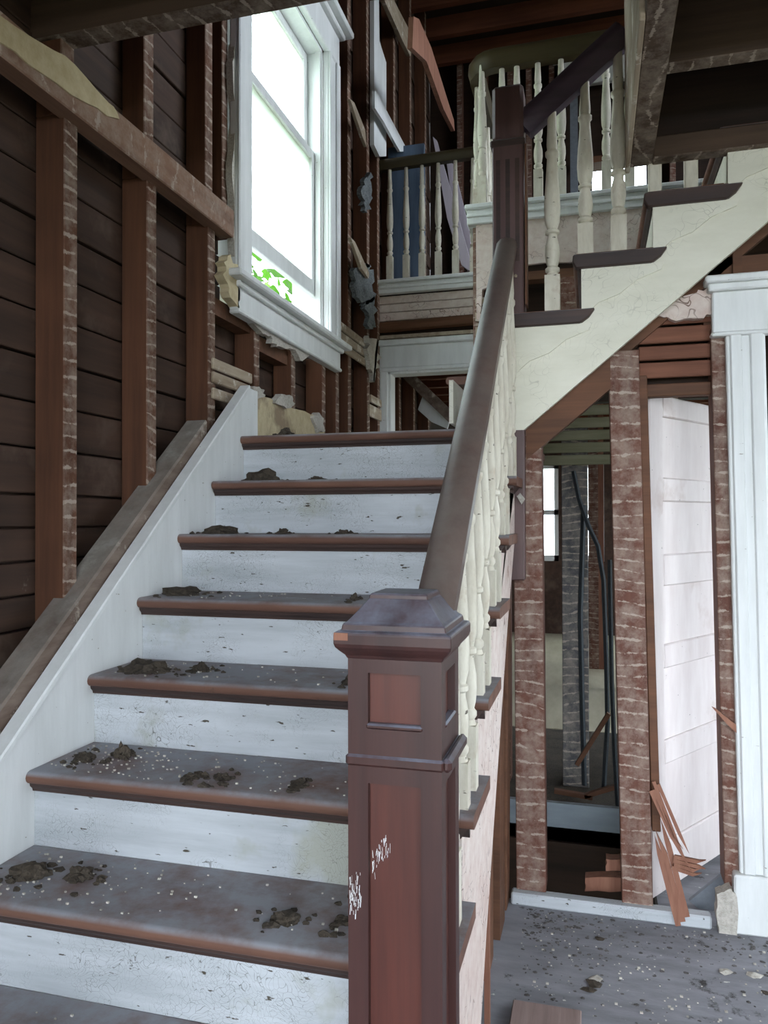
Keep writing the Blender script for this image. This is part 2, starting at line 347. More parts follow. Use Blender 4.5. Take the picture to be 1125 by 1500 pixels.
# --- window in the left wall
w1 = root('window_1', (XS, 3.6, WZ0), 'tall white sash window above the stairs, lower sash raised', 'window', kind='structure')
B('casing', K['trim'], w1, (XS, -1.445), (WY0 - .155, WY0), (WZ0 - .0, WZ1), bevel=.006)
B('casing', K['trim'], w1, (-1.445, -1.43), (WY0 - .155, WY0 - .11), (WZ0, WZ1), bevel=.005)
B('casing', K['trim'], w1, (XS, -1.445), (WY1, WY1 + .175), (WZ0, WZ1), bevel=.006)
B('casing', K['trim'], w1, (-1.445, -1.43), (WY1 + .12, WY1 + .175), (WZ0, WZ1), bevel=.005); B('casing', K['trim'], w1, (-1.445, -1.432), (WY1, WY1 + .03), (WZ0, WZ1), bevel=.005)
MB().box((XS, -1.44), (WY0 - .165, WY1 + .185), (WZ1, WZ1 + .17)).box((XS, -1.41), (WY0 - .19, WY1 + .21), (WZ1 + .17, WZ1 + .20)).box((XS, -1.37), (WY0 - .23, WY1 + .25), (WZ1 + .20, WZ1 + .235)).build('head_casing', K['trim'], w1, bevel=.006)
MB().box((XS, -1.385), (WY0 - .24, WY1 + .25), (WZ0 - .03, WZ0)).box((-1.66, XS), (WY0, WY1), (WZ0 - .03, WZ0)).build('stool', K['trim'], w1, bevel=.006)
MB().box((XS, -1.44), (WY0 - .16, WY1 + .19), (WZ0 - .15, WZ0 - .03)).box((XS, -1.42), (WY0 - .17, WY1 + .20), (WZ0 - .055, WZ0 - .03)).box((XS, -1.43), (WY0 - .16, WY1 + .19), (WZ0 - .165, WZ0 - .145)).build('apron', K['trim'], w1, bevel=.005)
for y in (WY0, WY1 - .02): B('jamb', K['trim'], w1, (-1.66, XS), (y, y + .02), (WZ0, WZ1))
for y in (WY0 + .02, WY1 - .035): B('stop_bead', K['trim'], w1, (-1.515, XS - .005), (y, y + .015), (WZ0, WZ1))
B('jamb', K['trim'], w1, (-1.66, XS), (WY0, WY1), (WZ1 - .02, WZ1))
def sash(x0, x1, z0, z1, brail, nm):
    a, b = WY0 + .02, WY1 - .02
    s = MB().box((x0, x1), (a, a + .05), (z0, z1)).box((x0, x1), (b - .05, b), (z0, z1)).box((x0, x1), (a + .05, b - .05), (z0, z0 + brail)).box((x0, x1), (a + .05, b - .05), (z1 - .05, z1)).build(nm, K['trim'], w1, bevel=.004)
    xm = (x0 + x1) / 2
    B('pane', K['glass'], s, (xm - .002, xm + .002), (a + .05, b - .05), (z0 + brail, z1 - .05))
sash(-1.555, -1.52, WZ0 + .23, WZ0 + 1.05, .085, 'lower_sash'); sash(-1.60, -1.565, WZ0 + .98, WZ1 - .02, .05, 'upper_sash')

# --- back wall with doorway, seen past the landing
wb = root('wall_back', (-1, YB, 0), 'gutted wall with white doorway trim beyond the landing', 'wall', kind='structure')
B('jamb_casing', K['trim'], wb, (-1.49, -1.425), (YB - .02, YB + .02), (0, 2.48), bevel=.005); B('jamb', K['trim'], wb, (-1.43, -1.405), (YB, YB + .13), (0, 2.48), bevel=.004)
MB().box((-1.49, -.5), (YB - .02, YB + .02), (2.50, 2.66)).box((-1.49, -.5), (YB - .03, YB + .02), (2.475, 2.505)).box((-1.50, -.5), (YB - .05, YB + .02), (2.66, 2.70)).build('head_casing', K['trim'], wb, bevel=.006)
B('jamb', K['trim'], wb, (-1.43, -.5), (YB, YB + .13), (2.46, 2.48))
B('strip', K['lath'], wb, (-1.5, -.5), (YB - .01, YB + .03), (2.715, 2.74)); B('blocking', K['dark'], wb, (-1.5, -.5), (YB + .05, YB + .1), (2.70, 3.0))
lg = MB(); prof = [(.035 * math.cos(a * .785), .04 * math.sin(a * .785)) for a in range(8)]
lg.sweep([(-1.52, YB, 2.80), (-1.2, YB, 2.805), (-.9, YB, 2.81), (-.5, YB, 2.815)], prof); lg.build('rough_pole', K['brown'], wb, smooth=True)
for z0, z1 in ((2.845, 2.905), (2.907, 2.965), (2.967, 3.025)): B('painted_board', K['pink'], wb, (-1.53, -.5), (YB - .005, YB + .03), (z0, z1 - .002), bevel=.004)
B('wall_panel', K['dark'], wb, (-.5, 3.5), (YB, YB + .1), (2.2, 3.1)); B('wall_panel', K['dark'], wb, (.9, 3.5), (YB, YB + .1), (0, 2.2))
# --- partition under the near balcony
wm = root('wall_center', (0, YN, 0), 'half stripped partition of pinkish plaster behind the upper flight', 'wall', kind='structure')
B('stud', K['studR'], wm, (-.635, -.575), (YN, YN + .1), (1.0, 3.02), bevel=.003); B('stud', K['studR'], wm, (-.49, -.44), (YN, YN + .1), (0, 3.02))
poly_px('plaster_sheet', K['pink'], wm, [(697, 322), (950, 300), (950, 372), (880, 372), (835, 384), (800, 384), (770, 388), (722, 392), (716, 420), (706, 424), (704, 470), (698, 470)], .025, Y=YN - .03)
B('lintel', K['brown'], wm, (-.5, .35), (YN - .02, YN + .06), (2.70, 2.745)); B('stud', K['studR'], wm, (-.165, -.085), (YN - .02, YN + .06), (2.2, 2.70)); B('stud', K['studR'], wm, (.05, .13), (YN - .02, YN + .06), (2.2, 2.70))
for i, z0 in enumerate((2.58, 2.50, 2.42)): B('lath', K['lath'], wm, (-.62, -.52 + .02 * (i % 2)), (YN - .02, YN - .01), (z0, z0 + .045))
B('stud', K['studB'], wm, (-.165, -.03), (YN, YN + .1), (0, 1.95), bevel=.003); B('stud', K['studR'], wm, (.35, .42), (YN, YN + .1), (0, 2.7))
for i, z0 in enumerate((1.70, 1.765, 1.83, 1.895, 1.96)): B('lath', K['lathg'], wm, (-.62, .25), (YN - .03, YN - .015), (z0, z0 + .052), bevel=.003)
B('header', K['dark'], wm, (-.62, 3.5), (YN, YN + .12), (2.75, 3.0))

# --- partition under the upper flight (faces the hall)
lo_ = lambda x: 1.745 + .83 * (x + .239)
wr = root('wall_right', (.2, 2.9, 0), 'open stud partition with lath stains under the upper flight', 'wall', kind='structure')
def lean(name, mat, x0t, x1t, zt, x0b, x1b, zb, y0, y1):
    return MB().add([(x0b, y0, zb), (x1b, y0, zb), (x1b, y1, zb), (x0b, y1, zb), (x0t, y0, zt), (x1t, y0, zt), (x1t, y1, zt), (x0t, y1, zt)],
                    [(0, 3, 2, 1), (4, 5, 6, 7), (0, 1, 5, 4), (1, 2, 6, 5), (2, 3, 7, 6), (3, 0, 4, 7)]).build(name, mat, wr, bevel=.003)
lean('stud', K['studR'], -.29, -.185, 1.78, -.283, -.175, .045, 2.88, 2.98)
lean('stud', K['studR'], .053, .158, 2.02, .092, .197, 0.0, 2.88, 2.98)
lean('stud', K['brown'], .158, .187, 1.93, .195, .225, .30, 2.90, 3.02)
lean('stud', K['studR'], .398, .445, 2.08, .432, .482, .14, 2.89, 2.99)
lean('stud', K['brown'], -.315, -.30, 1.2, -.325, -.31, 0, 2.80, 2.9)
B('header_bar', K['brown'], wr, (.17, .42), (2.92, 2.97), (1.855, 1.90), bevel=.003)
for i, (z0, x1) in enumerate(((1.925, .41), (1.99, .41), (2.05, .41), (2.115, .41), (2.17, .41))): B('lath', K['lathr'], wr, (.16, x1), (2.915, 2.93), (z0 - .004, z0 + .052 - .006 * (i % 2)), bevel=.003)
B('lath_backing', K['dark'], wr, (.16, .41), (2.98, 3.0), (1.9, 2.3)); B('lath', K['lathr'], wr, (.2, .41), (2.915, 2.93), (2.235, 2.29), bevel=.003)
B('plate_block', K['brown'], wr, (.39, .75), (2.9, 2.98), (2.25, 2.33)); B('plate_block', K['brown'], wr, (.47, .50), (2.88, 2.98), (2.24, 2.45)); B('stud', K['brown'], wr, (.38, .45), (2.92, 3.0), (2.08, 2.6))
poly_px('plaster_fragment', K['pink'], wr, ragged([(965, 462), (985, 440), (1020, 428), (1042, 420), (1048, 452), (1030, 466), (990, 470)], 3, 51), .03, Y=2.885)
MB().prism('y', 2.9, 2.94, [(.06, lo_(.06) - .03), (.06, lo_(.06) + .02), (1.3, lo_(1.3) + .02), (1.3, lo_(1.3) - .03)]).build('diagonal_strip', K['brown'], wr)
# white door casing at the right
t2 = root('trim_2', (.5, 2.88, 0), 'white fluted door casing with crowned head and plinth at the right', 'door casing', kind='structure')
lx = lambda z: .443 + (2.05 - z) * .018
def cas(a, b, y): return [(lx(0.2) + a, y, .2), (lx(0.2) + b, y, .2), (lx(2.05) + b, y, 2.05), (lx(2.05) + a, y, 2.05)]
for a, b, y in ((0, .125, 2.865), (.012, .05, 2.855), (.075, .118, 2.855)):
    q = cas(a, b, y); r_ = [(x, 2.9, z_) for x, _, z_ in q]
    MB().add(q + r_, [(0, 1, 2, 3), (7, 6, 5, 4), (0, 4, 5, 1), (1, 5, 6, 2), (2, 6, 7, 3), (3, 7, 4, 0)]).build('casing', K['trim'], t2, bevel=.004)
B('plinth', K['trim'], t2, (.455, .64), (2.845, 2.9), (0, .2), bevel=.006)
MB().box((.40, .95), (2.86, 2.9), (2.05, 2.20)).box((.385, .97), (2.84, 2.9), (2.20, 2.225)).box((.375, .98), (2.825, 2.9), (2.225, 2.25)).box((.395, .95), (2.85, 2.9), (2.045, 2.06)).build('head_casing', K['trim'], t2, bevel=.005)
poly_px('broken_plaster', K['crumb'], t2, ragged([(1050, 1310), (1072, 1302), (1080, 1316), (1082, 1408), (1062, 1412), (1056, 1380), (1050, 1345)], 3, 61), .05, Y=2.84)

# --- white panelled door swung into the space behind
d1 = root('door_1', (.185, 2.99, .02), 'pale pinkish white panelled door standing ajar behind the studs', 'door', kind='structure', rotz=math.radians(90 - 32.5))
DW, DH = .76, 1.86
st = MB().box((0, .10), (-.018, .018), (0, DH)).box((DW - .1, DW), (-.018, .018), (0, DH))
zs = [0, .20, .50, .58, .88, .96, 1.26, 1.34, 1.72, DH]; 
for i, (a, b) in enumerate(((0, .18), (.47, .56), (.83, .92), (1.14, 1.26), (1.46, 1.55), (1.78, DH))): st.box((.1, DW - .1), (-.018, .018), (a, b))
st.build('frame', K['door'], d1, bevel=.005)
for a, b in ((.18, .47), (.56, .83), (.92, 1.14), (1.26, 1.46), (1.55, 1.78)): B('panel', K['door'], d1, (.10, DW - .1), (-.006, .006), (a, b))

# --- ceiling framing of the hall, stairwell edge, second floor, roof
ce = root('ceiling', (0, 1.9, 2.82), 'stripped hall ceiling with bare joists and dark floor boards above', 'ceiling', kind='structure')
B('header_joist', K['beam'], ce, (-1.6, .125), (1.885, 1.957), (2.82, 3.09), bevel=.004)
B('trimmer_joist', K['beam'], ce, (.13, .205), (1.885, 2.87), (2.67, 3.09), bevel=.004)
B('trim_board', K['lath'], ce, (.115, .13), (2.0, 2.88), (2.655, 3.4), bevel=.003)
B('header_joist', K['beam'], ce, (.205, 3.5), (2.80, 2.86), (2.665, 2.74), bevel=.004)
for y in (2.47, 2.05, 1.45, 1.0, .55, .1, -.4, -.9): B('joist', K['beam'], ce, (.205 if y > 1.9 else -1.6, 3.5), (y, y + .06), (2.80 if y > 1.9 else 2.84, 3.09), bevel=.003)
B('floor_deck', K['dark'], ce, (.13, 3.5), (1.885, 2.87), (3.09, 3.12)); B('floor_deck', K['dark'], ce, (-1.6, 3.5), (-2.2, 1.885), (3.09, 3.12))
B('back_board', K['dark'], ce, (.205, 3.5), (2.84, 2.87), (2.74, 3.09))
cb = root('ceiling', (0, 7, 2.75), 'reddish bare joists over the far room', 'ceiling', kind='structure')
for i in range(10): B('joist', K['redjoist'], cb, (-1.6, 3.5), (5.6 + i * .42, 5.66 + i * .42), (2.62, 2.82))
B('floor_deck', K['dark'], cb, (-1.6, 3.5), (YB + .1, 9.7), (3.0, 3.1)); B('floor_deck', K['dark'], cb, (-.62, 3.5), (YN, YB + .1), (3.0, 3.1)); B('floor_deck', K['dark'], cb, (1.42, 3.5), (2.87, YN), (3.0, 3.1))
rf = root('ceiling', (0, 4, 6.1), 'dark rough upper ceiling joists high above the stairwell', 'ceiling', kind='structure')
for i in range(15): B('joist', K['redjoist' if i > 7 else 'dark'], rf, (-1.6, 3.5), (1.4 + i * .43, 1.46 + i * .43), (5.92, 6.1))
B('deck', K['dark'], rf, (-1.7, 3.6), (-2.2, 9.8), (6.1, 6.16))
wu = root('wall_upper', (0, 7.6, 3.1), 'dark second floor wall with bare studs and pale door trim', 'wall', kind='structure')
B('backing', K['dark'], wu, (-1.6, .0), (7.68, 7.72), (3.1, 6.1)); B('backing', K['dark'], wu, (.5, 3.5), (7.68, 7.72), (3.1, 6.1)); B('backing', K['dark'], wu, (0, .5), (7.68, 7.72), (4.8, 6.1)); B('backing', K['dark'], wu, (0, .5), (7.68, 7.72), (3.1, 4.5))
for x in (-1.3, -1.05, -.8, -.62, -.4, .24, .7, 1.2): B('stud', K['studR'], wu, (x, x + .05), (7.56, 7.66), (3.12, 6.0))
MB().box((-.30, .40), (7.5, 7.56), (5.55, 5.80)).box((-.36, .46), (7.44, 7.56), (5.80, 5.88)).build('head_casing', K['trim'], wu, bevel=.006)
B('casing', K['slate'], wu, (-.20, -.13), (7.5, 7.56), (3.1, 5.55))
B('sill', K['brown'], wu, (-.1, .6), (7.5, 7.7), (4.79, 4.85))
# outer shell: unseen right and front openings added and sized for the light
sh = root('wall_outer', (3.5, 3, 0), 'outer walls of the house with far windows and added unseen light openings', 'wall', kind='structure')
B('upper_wall', K['siding'], sh, (3.5, 3.6), (-2.2, 9.7), (2.3, 3.4)); B('upper_wall', K['siding'], sh, (3.5, 3.6), (-2.2, 2.6), (3.4, 6.1)); B('upper_wall', K['siding'], sh, (3.5, 3.6), (6.0, 9.7), (3.4, 6.1)); B('upper_wall', K['siding'], sh, (3.5, 3.6), (2.6, 6.0), (5.5, 6.1)); B('wall_panel', K['siding'], sh, (3.5, 3.6), (2.4, 2.8), (0, 2.3)); B('wall_panel', K['siding'], sh, (3.5, 3.6), (4.8, 6.1), (0, 2.3)); B('wall_panel', K['siding'], sh, (3.5, 3.6), (2.8, 4.8), (0, .5)); B('wall_panel', K['siding'], sh, (3.5, 3.6), (-2.2, 1.3), (0, 2.3)); B('wall_panel', K['siding'], sh, (3.5, 3.6), (1.3, 2.4), (0, .7)); B('wall_panel', K['siding'], sh, (3.5, 3.6), (8.6, 9.7), (0, 2.3)); B('wall_panel', K['siding'], sh, (3.5, 3.6), (5.6, 8.6), (0, .6))  # upper opening widened to brighten the balcony, lower ones to light the door
B('far_wall', K['siding'], sh, (-1.7, 3.6), (9.7, 9.8), (2.1, 3.1)); B('far_wall', K['siding'], sh, (-1.7, 3.6), (9.7, 9.8), (0, .9))
for a, b in ((-1.7, -.95), (-.42, -.22), (.12, .35), (1.3, 2.2), (3.2, 3.6)): B('far_wall', K['siding'], sh, (a, b), (9.7, 9.8), (.9, 2.1))
for a, b, c, d in ((-1.7, 3.6, 2.75, 6.1), (-1.7, -.75, 0, 2.75), (.65, .9, 0, 2.75), (.9, 2.7, 0, .6), (2.7, 3.6, 0, 2.75)): B('front_wall', K['siding'], sh, (a, b), (-.7, -.6), (c, d))  # unseen wall set close so light falls off up the stairs
B('ground', K['grass'], None, (-40, 40), (-40, 45), (-.9, -.8), kind='structure', label='added unseen lawn around the house', cat='ground')  # unseen ground added to cut light from below and tint the bounce
for i, (a, b) in enumerate(((-.95, -.42), (-.22, .12), (.35, 1.3))):
    ww = root('window_%d' % (i + 2), ((a + b) / 2, 9.7, .9), 'bright far window in the back room, %s' % ('left of the dark stud', 'seen just right of the dark stud', 'farthest right beyond the posts')[i], 'window', kind='structure')
    MB().box((a, a + .05), (9.68, 9.74), (.9, 2.1)).box((b - .05, b), (9.68, 9.74), (.9, 2.1)).box((a, b), (9.68, 9.74), (.9, .97)).box((a, b), (9.68, 9.74), (1.47, 1.53)).box((a, b), (9.68, 9.74), (2.04, 2.1)).build('frame', K['trim'], ww)
    B('pane', K['glass'], ww, (a + .05, b - .05), (9.70, 9.705), (.97, 2.04))
# loose studs of the far room
fs_ = root('wall_far', (.1, 7.5, 0), 'loose far room studs with an orange raw edge', 'wall', kind='structure')
B('stud', K['studR'], fs_, (-.05, .04), (7.5, 7.6), (0, 2.62)); B('stud', K['raw'], fs_, (.04, .09), (7.5, 7.6), (0, 2.62)); B('stud', K['dark'], fs_, (.2, .26), (6.6, 6.7), (0, 2.62))

# ================================================================== LOWER STAIRCASE
ls = root('staircase', (-.82, TY(-1), 0), 'lower flight of dark treads and cracked white risers with panelled newel', 'staircase')
def nosing_profile(y0, y1, z, t=.032):
    r = t / 2
    pr = [(y1, z), (y1, z - t)]
    for a in range(0, 7): 
        th = -math.pi / 2 - a * math.pi / 6
        pr.append((y0 + r + r * math.cos(th), z - r + r * math.sin(th)))
    return pr
for k in range(-1, 8):
    y, zt = TY(k), TZ(k)
    deep = RUN + .03 if k < 7 else 1.36
    t = MB().prism('x', XL + .001, XR, nosing_profile(y, y + deep, zt)).build('tread' if k < 7 else 'landing', K['tread'], ls, smooth=True)
    cv = [(y + .032, zt - .032), (y + .014, zt - .032), (y + .016, zt - .040), (y + .024, zt - .048), (y + .026, zt - .055), (y + .032, zt - .055)]
    MB().prism('x', XL + .001, XR - .012, cv).build('cove_moulding', K['mould'], t)
    if k < 7:      # return moulding along the open end
        cr_ = [(XR - .014, zt - .032), (XR - .030, zt - .055), (XR - .04, zt - .055), (XR - .04, zt - .032)]
        MB().prism('y', y + .014, y + RUN + .02, cr_).build('return_moulding', K['mould'], t)
    B('riser', K['riser'], ls, (XL + .001, XR - .04), (y + .032, y + .05), (zt - RISE, zt - .032))
saw = []
for k in range(-1, 8):
    saw += [(TY(k) + .032, TZ(k) - RISE), (TY(k) + .032, TZ(k) - .033)]
saw[0] = (TY(-1) + .032, .0)
saw += [(2.86, TZ(7) - .033), (2.86, 1.36), (2.60, 1.07), (2.05, .32), (1.85, 0)]
MB().prism('x', XR - .045, XR - .03, saw).build('open_stringer', K['pink'], ls, label='pinkish white open stringer')
B('carriage_board', K['brown'], ls, (XR - .10, XR - .07), (2.36, 2.5), (0, 1.0)); B('carriage_board', K['brown'], ls, (XR - .09, XR - .06), (2.6, 2.74), (0, 1.3)); B('carriage_strip', K['raw'], ls, (XR - .05, XR - .035), (2.14, 2.16), (0, .5))
B('landing_joist', K['brown'], ls, (-1.45, XR - .05), (2.90, 2.95), (1.5, 1.72)); B('landing_joist', K['brown'], ls, (-1.45, -.62), (4.1, 4.15), (1.5, 1.72))
# balusters
BAL = [(0, .0205, 4), (.0, 0, 0)]
def baluster_mesh(name, base, total):
    """square foot, turned vase, slim neck; total is its full height"""
    b = MB(); s = .0195
    b.box((-s, s), (-s, s), (0, base))
    T = total - base; pr = [(0, .0175), (.012, .0135), (.02, .019), (.03, .019), (.038, .013)]
    pr = [(base + a, r) for a, r in pr]
    for f, r in ((.08, .0165), (.13, .0195), (.18, .0185), (.235, .0125), (.25, .0125), (.258, .0185), (.275, .0185), (.283, .013), (.33, .0195), (.40, .0215), (.48, .0205), (.60, .0165), (.72, .0132), (.735, .018), (.755, .018), (.765, .013), (.80, .0145), (.88, .0125), (1, .0115)):
        if base + f * T > pr[-1][0]: pr.append((base + f * T, r))
    b.lathe((0, 0, 0), pr, 12)
    me_o = b.build(name, K['spindle'], None, smooth=True); me = me_o.data; bpy.data.objects.remove(me_o); return me
BM_S, BM_L, BM_B = baluster_mesh('baluster', .10, .70), baluster_mesh('baluster', .15, .80), baluster_mesh('baluster', .18, .80)
def put_baluster(me, parent, loc, rot=0):
    o = bpy.data.objects.new('baluster', me); col.objects.link(o); o.parent = parent
    o.location = Vector(loc) - WL[parent]; o.rotation_euler.z = rot; return o
XB = -.287
rail_z = lambda y: 2.385 - .80 * (2.78 - y)
for k in range(0, 7):
    for i, dy in enumerate((.055, .176)):
        y = TY(k) + dy
        if y < 1.40: continue
        h = rail_z(y) - .025 - TZ(k)
        o = put_baluster(BM_S if h < .76 else BM_L, ls, (XB, y, TZ(k)))
        o.scale.z = h / (.70 if h < .76 else .80)
def rail_profile(wd, ht):
    return [(-wd * .36, -ht * .5), (wd * .36, -ht * .5), (wd * .38, -ht * .2), (wd * .5, 0), (wd * .48, ht * .25), (wd * .3, ht * .44), (0, ht * .5), (-wd * .3, ht * .44), (-wd * .48, ht * .25), (-wd * .5, 0), (-wd * .38, -ht * .2)]
MB().sweep([(-.274, 1.33, rail_z(1.33)), (-.285, 2.0, rail_z(2.0)), (-.300, 2.80, rail_z(2.80))], rail_profile(.075, .075)).build('handrail', K['rail'], ls, smooth=True, label='worn dark brown handrail')
# front newel
nx0, nx1, ny0, ny1 = -.390, -.234, 1.20, 1.356
nc = ((nx0 + nx1) / 2, (ny0 + ny1) / 2); hw = (nx1 - nx0) / 2
def ring(mb, h, z0, z1): mb.box((nc[0] - h, nc[0] + h), (nc[1] - h, nc[1] + h), (z0, z1))
nb = MB(); e = .013
zr = [(0, .30), (.985, 1.073), (1.164, 1.20)]
for sx in (0, 1):
    for sy_ in (0, 1):
        x0 = nx0 if sx == 0 else nx1 - .034; y0 = ny0 if sy_ == 0 else ny1 - .034
        nb.box((x0, x0 + .034), (y0, y0 + .034), (0, 1.20))
for a, b in zr:
    nb.box((nx0 + .034, nx1 - .034), (ny0, ny0 + .034), (a, b)).box((nx0 + .034, nx1 - .034), (ny1 - .034, ny1), (a, b))
    nb.box((nx0, nx0 + .034), (ny0 + .034, ny1 - .034), (a, b)).box((nx1 - .034, nx1), (ny0 + .034, ny1 - .034), (a, b))
nw = nb.build('newel_post', K['newel'], ls, label='dark mahogany panelled newel post')
for a, b in ((.30, .985), (1.073, 1.164)):
    B('panel', K['panel'], nw, (nx0 + e, nx1 - e), (ny0 + e, ny1 - e), (a, b), label='red mahogany inset panel')
    for (xx, yy) in (((nx0 + .030, nx1 - .030), (ny0 - .002, ny0 + .014)), ((nx1 - .014, nx1 + .002), (ny0 + .03, ny1 - .03))):
        MB().box(xx, yy, (a, a + .009)).build('panel_sill', K['newel'], nw, bevel=.003)
bd = MB(); ring(bd, hw + .004, 1.012, 1.031); bd.build('band', K['newel'], nw, bevel=.004)
MB().box((nx1, nx1 + .016), (ny0 - .004, ny1), (1.012, 1.034)).build('band_moulding', K['newel'], nw, bevel=.006)
cp_ = []
capz = [(1.186, hw + .001), (1.192, hw + .004), (1.200, hw + .012), (1.206, hw + .017), (1.212, hw + .019), (1.228, hw + .019), (1.232, hw + .016), (1.2325, hw + .009), (1.243, hw + .007), (1.247, hw + .001), (1.262, hw - .012), (1.280, hw - .026), (1.281, hw - .028), (1.289, hw - .029), (1.291, hw - .032)]
vs = []; fs2 = []
for z_, h in capz: vs += [(nc[0] - h, nc[1] - h, z_), (nc[0] + h, nc[1] - h, z_), (nc[0] + h, nc[1] + h, z_), (nc[0] - h, nc[1] + h, z_)]
for q in range(len(capz) - 1): fs2 += [(q * 4 + i, q * 4 + (i + 1) % 4, q * 4 + 4 + (i + 1) % 4, q * 4 + 4 + i) for i in range(4)]
fs2 += [(3, 2, 1, 0), tuple(range(len(capz) * 4 - 4, len(capz) * 4))]
MB().add(vs, fs2).build('cap', K['newel'], nw, bevel=.0015, label='moulded square newel cap')
MB().box((nx0 - .018, nx0 + .006), (ny0 - .0195, ny0 + .01), (1.218, 1.230)).build('chip', K['raw'], nw, label='bare orange chip in the cap edge')

sc_ = random.Random(9); sf = MB()
for i in range(90):
    if i < 40: a, b = 545 + 26 * sc_.random(), 0; b = 1268 - (a - 545) * 1.1 + sc_.gauss(0, 9)
    else: a, b = 512 + 16 * sc_.random(), 1318 + sc_.gauss(0, 17)
    p = P(a, b, Y=ny0 - .0004 if i >= 40 else ny0 + .0126); L_ = sc_.uniform(.003, .016); wd_ = sc_.uniform(.0003, .0010); sl = sc_.uniform(-.12, .12)
    sf.prism('y', p.y, p.y + .0006, [(p.x, p.z), (p.x + wd_, p.z), (p.x + wd_ + L_ * sl, p.z + L_), (p.x + L_ * sl, p.z + L_)])
sf.build('paint_scuff', K['trim'], nw, label='white paint scuffs', kind='stuff')
# ================================================================== UPPER STAIRCASE
us = root('staircase', (.1, 2.82, TZ(7)), 'upper flight with cream stringer climbing right from the landing', 'staircase')
YO = 2.815
for j in range(1, 8):
    x, zt = SX(j), SZ(j)
    y0 = YO if j > 1 else 2.95
    pr = nosing_profile(x, x + RUN + .03 if j < 7 else x + .5, zt)
    t = MB().prism('y', y0, YN - .03, pr).build('tread', K['tread'], us, smooth=True)
    cv = [(x + .032, zt - .032), (x + .014, zt - .032), (x + .016, zt - .040), (x + .026, zt - .055), (x + .032, zt - .055)]
    MB().prism('y', y0 + .012, YN - .03, cv).build('cove_moulding', K['mould'], t)
    if j > 1:
        pts = [(x + .002, zt - .002), (x + .32, zt - .002), (x + .30, zt - .030), (x + .27, zt - .052), (x + .012, zt - .052), (x - .001, zt - .028)]
        MB().prism('y', YO - .005, YO + .03, pts).build('return_nosing', K['mould'], t, bevel=.004)
    B('riser', K['cream'], us, (x + .032, x + .048), (YO + .03, YN - .03), (zt - RISE, zt - .032))
saw = []
for j in range(2, 8): saw += [(SX(j) + .03, SZ(j) - RISE if j > 2 else SZ(2) - .40), (SX(j) + .03, SZ(j) - .033)]
xe = SX(7) + .3
lo = lambda x: 1.745 + .83 * (x + .239)
saw += [(xe, SZ(7) - .033), (xe, lo(xe)), (-.245, lo(-.245))]
saw[0] = (-.285, 1.74)
MB().prism('y', YO + .018, YO + .045, saw).build('open_stringer', K['cream'], us, label='cream painted cut stringer')
for j in range(2, 7):
    x, zt = SX(j), SZ(j)
    MB().prism('y', YO + .011, YO + .02, [(x + .03, zt - .05), (x + .31, zt - .05), (x + .30, zt - .075), (x + .22, zt - .105), (x + .16, zt - .15), (x + .09, zt - .175), (x + .03, zt - .225)]).build('stair_bracket', K['cream'], us)
MB().prism('y', 2.875, 2.92, [(-.24, lo(-.24) - .11), (-.24, lo(-.24) + .02), (.06, lo(.06) + .02), (.06, lo(.06) - .11)]).build('rough_carriage', K['brown'], us)
for j in (3, 4):
    for dx in (.047, .162): pass
rz2 = lambda x: 2.88 + .80 * (x + .245)
for x, j in ((-.142, 2), (-.024, 3), (.091, 3), (.215, 4), (.335, 4)):
    h = (rz2(x) - .05 - SZ(j)) if x < .15 else .14
    if x < .15:
        o = put_baluster(BM_L, us, (x, 2.875, SZ(j))); o.scale = (1.4, 1.4, h / .80)
    else:
        MB().box((x - .022, x + .022), (2.855, 2.90), (SZ(j), SZ(j) + h)).build('baluster_stub', K['spindle'], us, bevel=.004)
MB().sweep([(-.25, 2.88, rz2(-.25)), (.112, 2.88, rz2(.112))], rail_profile(.065, .10)).build('handrail', K['rail2'], us, smooth=True, label='glossy dark violet handrail')
tn = MB().box((-.357, -.243), (2.835, 2.95), (1.19, 2.82)).build('tall_newel', K['newel2'], us, bevel=.005, label='tall dark newel at the landing corner')
MB().box((-.364, -.236), (2.828, 2.957), (2.79, 2.815)).build('band', K['mould'], tn, bevel=.005)
tp = MB().box((-.357, -.243), (2.835, 2.95), (2.815, 3.02)).build('top_block', K['newel2'], tn, bevel=.012)
for x in (-.335, -.300, -.265): MB().prism('y', 2.8325, 2.836, [(x - .008, 2.36), (x + .008, 2.36), (x + .008, 2.74), (x - .008, 2.74)]).build('flute', K['mould'], tn)
for x in (-.328, -.300, -.272): MB().lathe((x, 2.833, 2.30), [(0, .005), (.008, .006), (.012, .003)], 8).build('peg', K['lath'], tn)
MB().box((-.238, -.232), (2.835, 2.90), (2.2, 2.79)).build('edge_strip', K['brown'], tn)

# ================================================================== BALCONY RAILINGS
bn = root('balcony_railing', (-.2, YN, 3.1), 'near balcony railing with curved dark rail over white fascia', 'railing')
zf = 3.12
MB().box((-.66, 1.4), (YN - .05, YN), (3.02, 3.10)).box((-.67, 1.4), (YN - .07, YN + .04), (3.10, 3.125)).box((-.66, 1.4), (YN - .062, YN), (3.055, 3.075)).build('fascia', K['trim'], bn, bevel=.005)
MB().box((-.66, -.62), (YN, YB), (3.02, 3.10)).box((-.67, -.6), (YN, YB), (3.10, 3.125)).build('fascia', K['trim'], bn, bevel=.004)
pts = [(-.635, YB - .05, 3.955), (-.635, YN + .14, 3.945)] + [(-.635 + .12 * (1 - math.cos(a)), YN + .14 - .12 * math.sin(a), 3.94) for a in (.4, .8, 1.2, 1.57)] + [(.6, YN + .02, 3.945), (1.4, YN + .02, 3.945)]
MB().sweep(pts, rail_profile(.09, .115)).build('handrail', K['railb'], bn, smooth=True, label='dark olive rail with rounded corner')
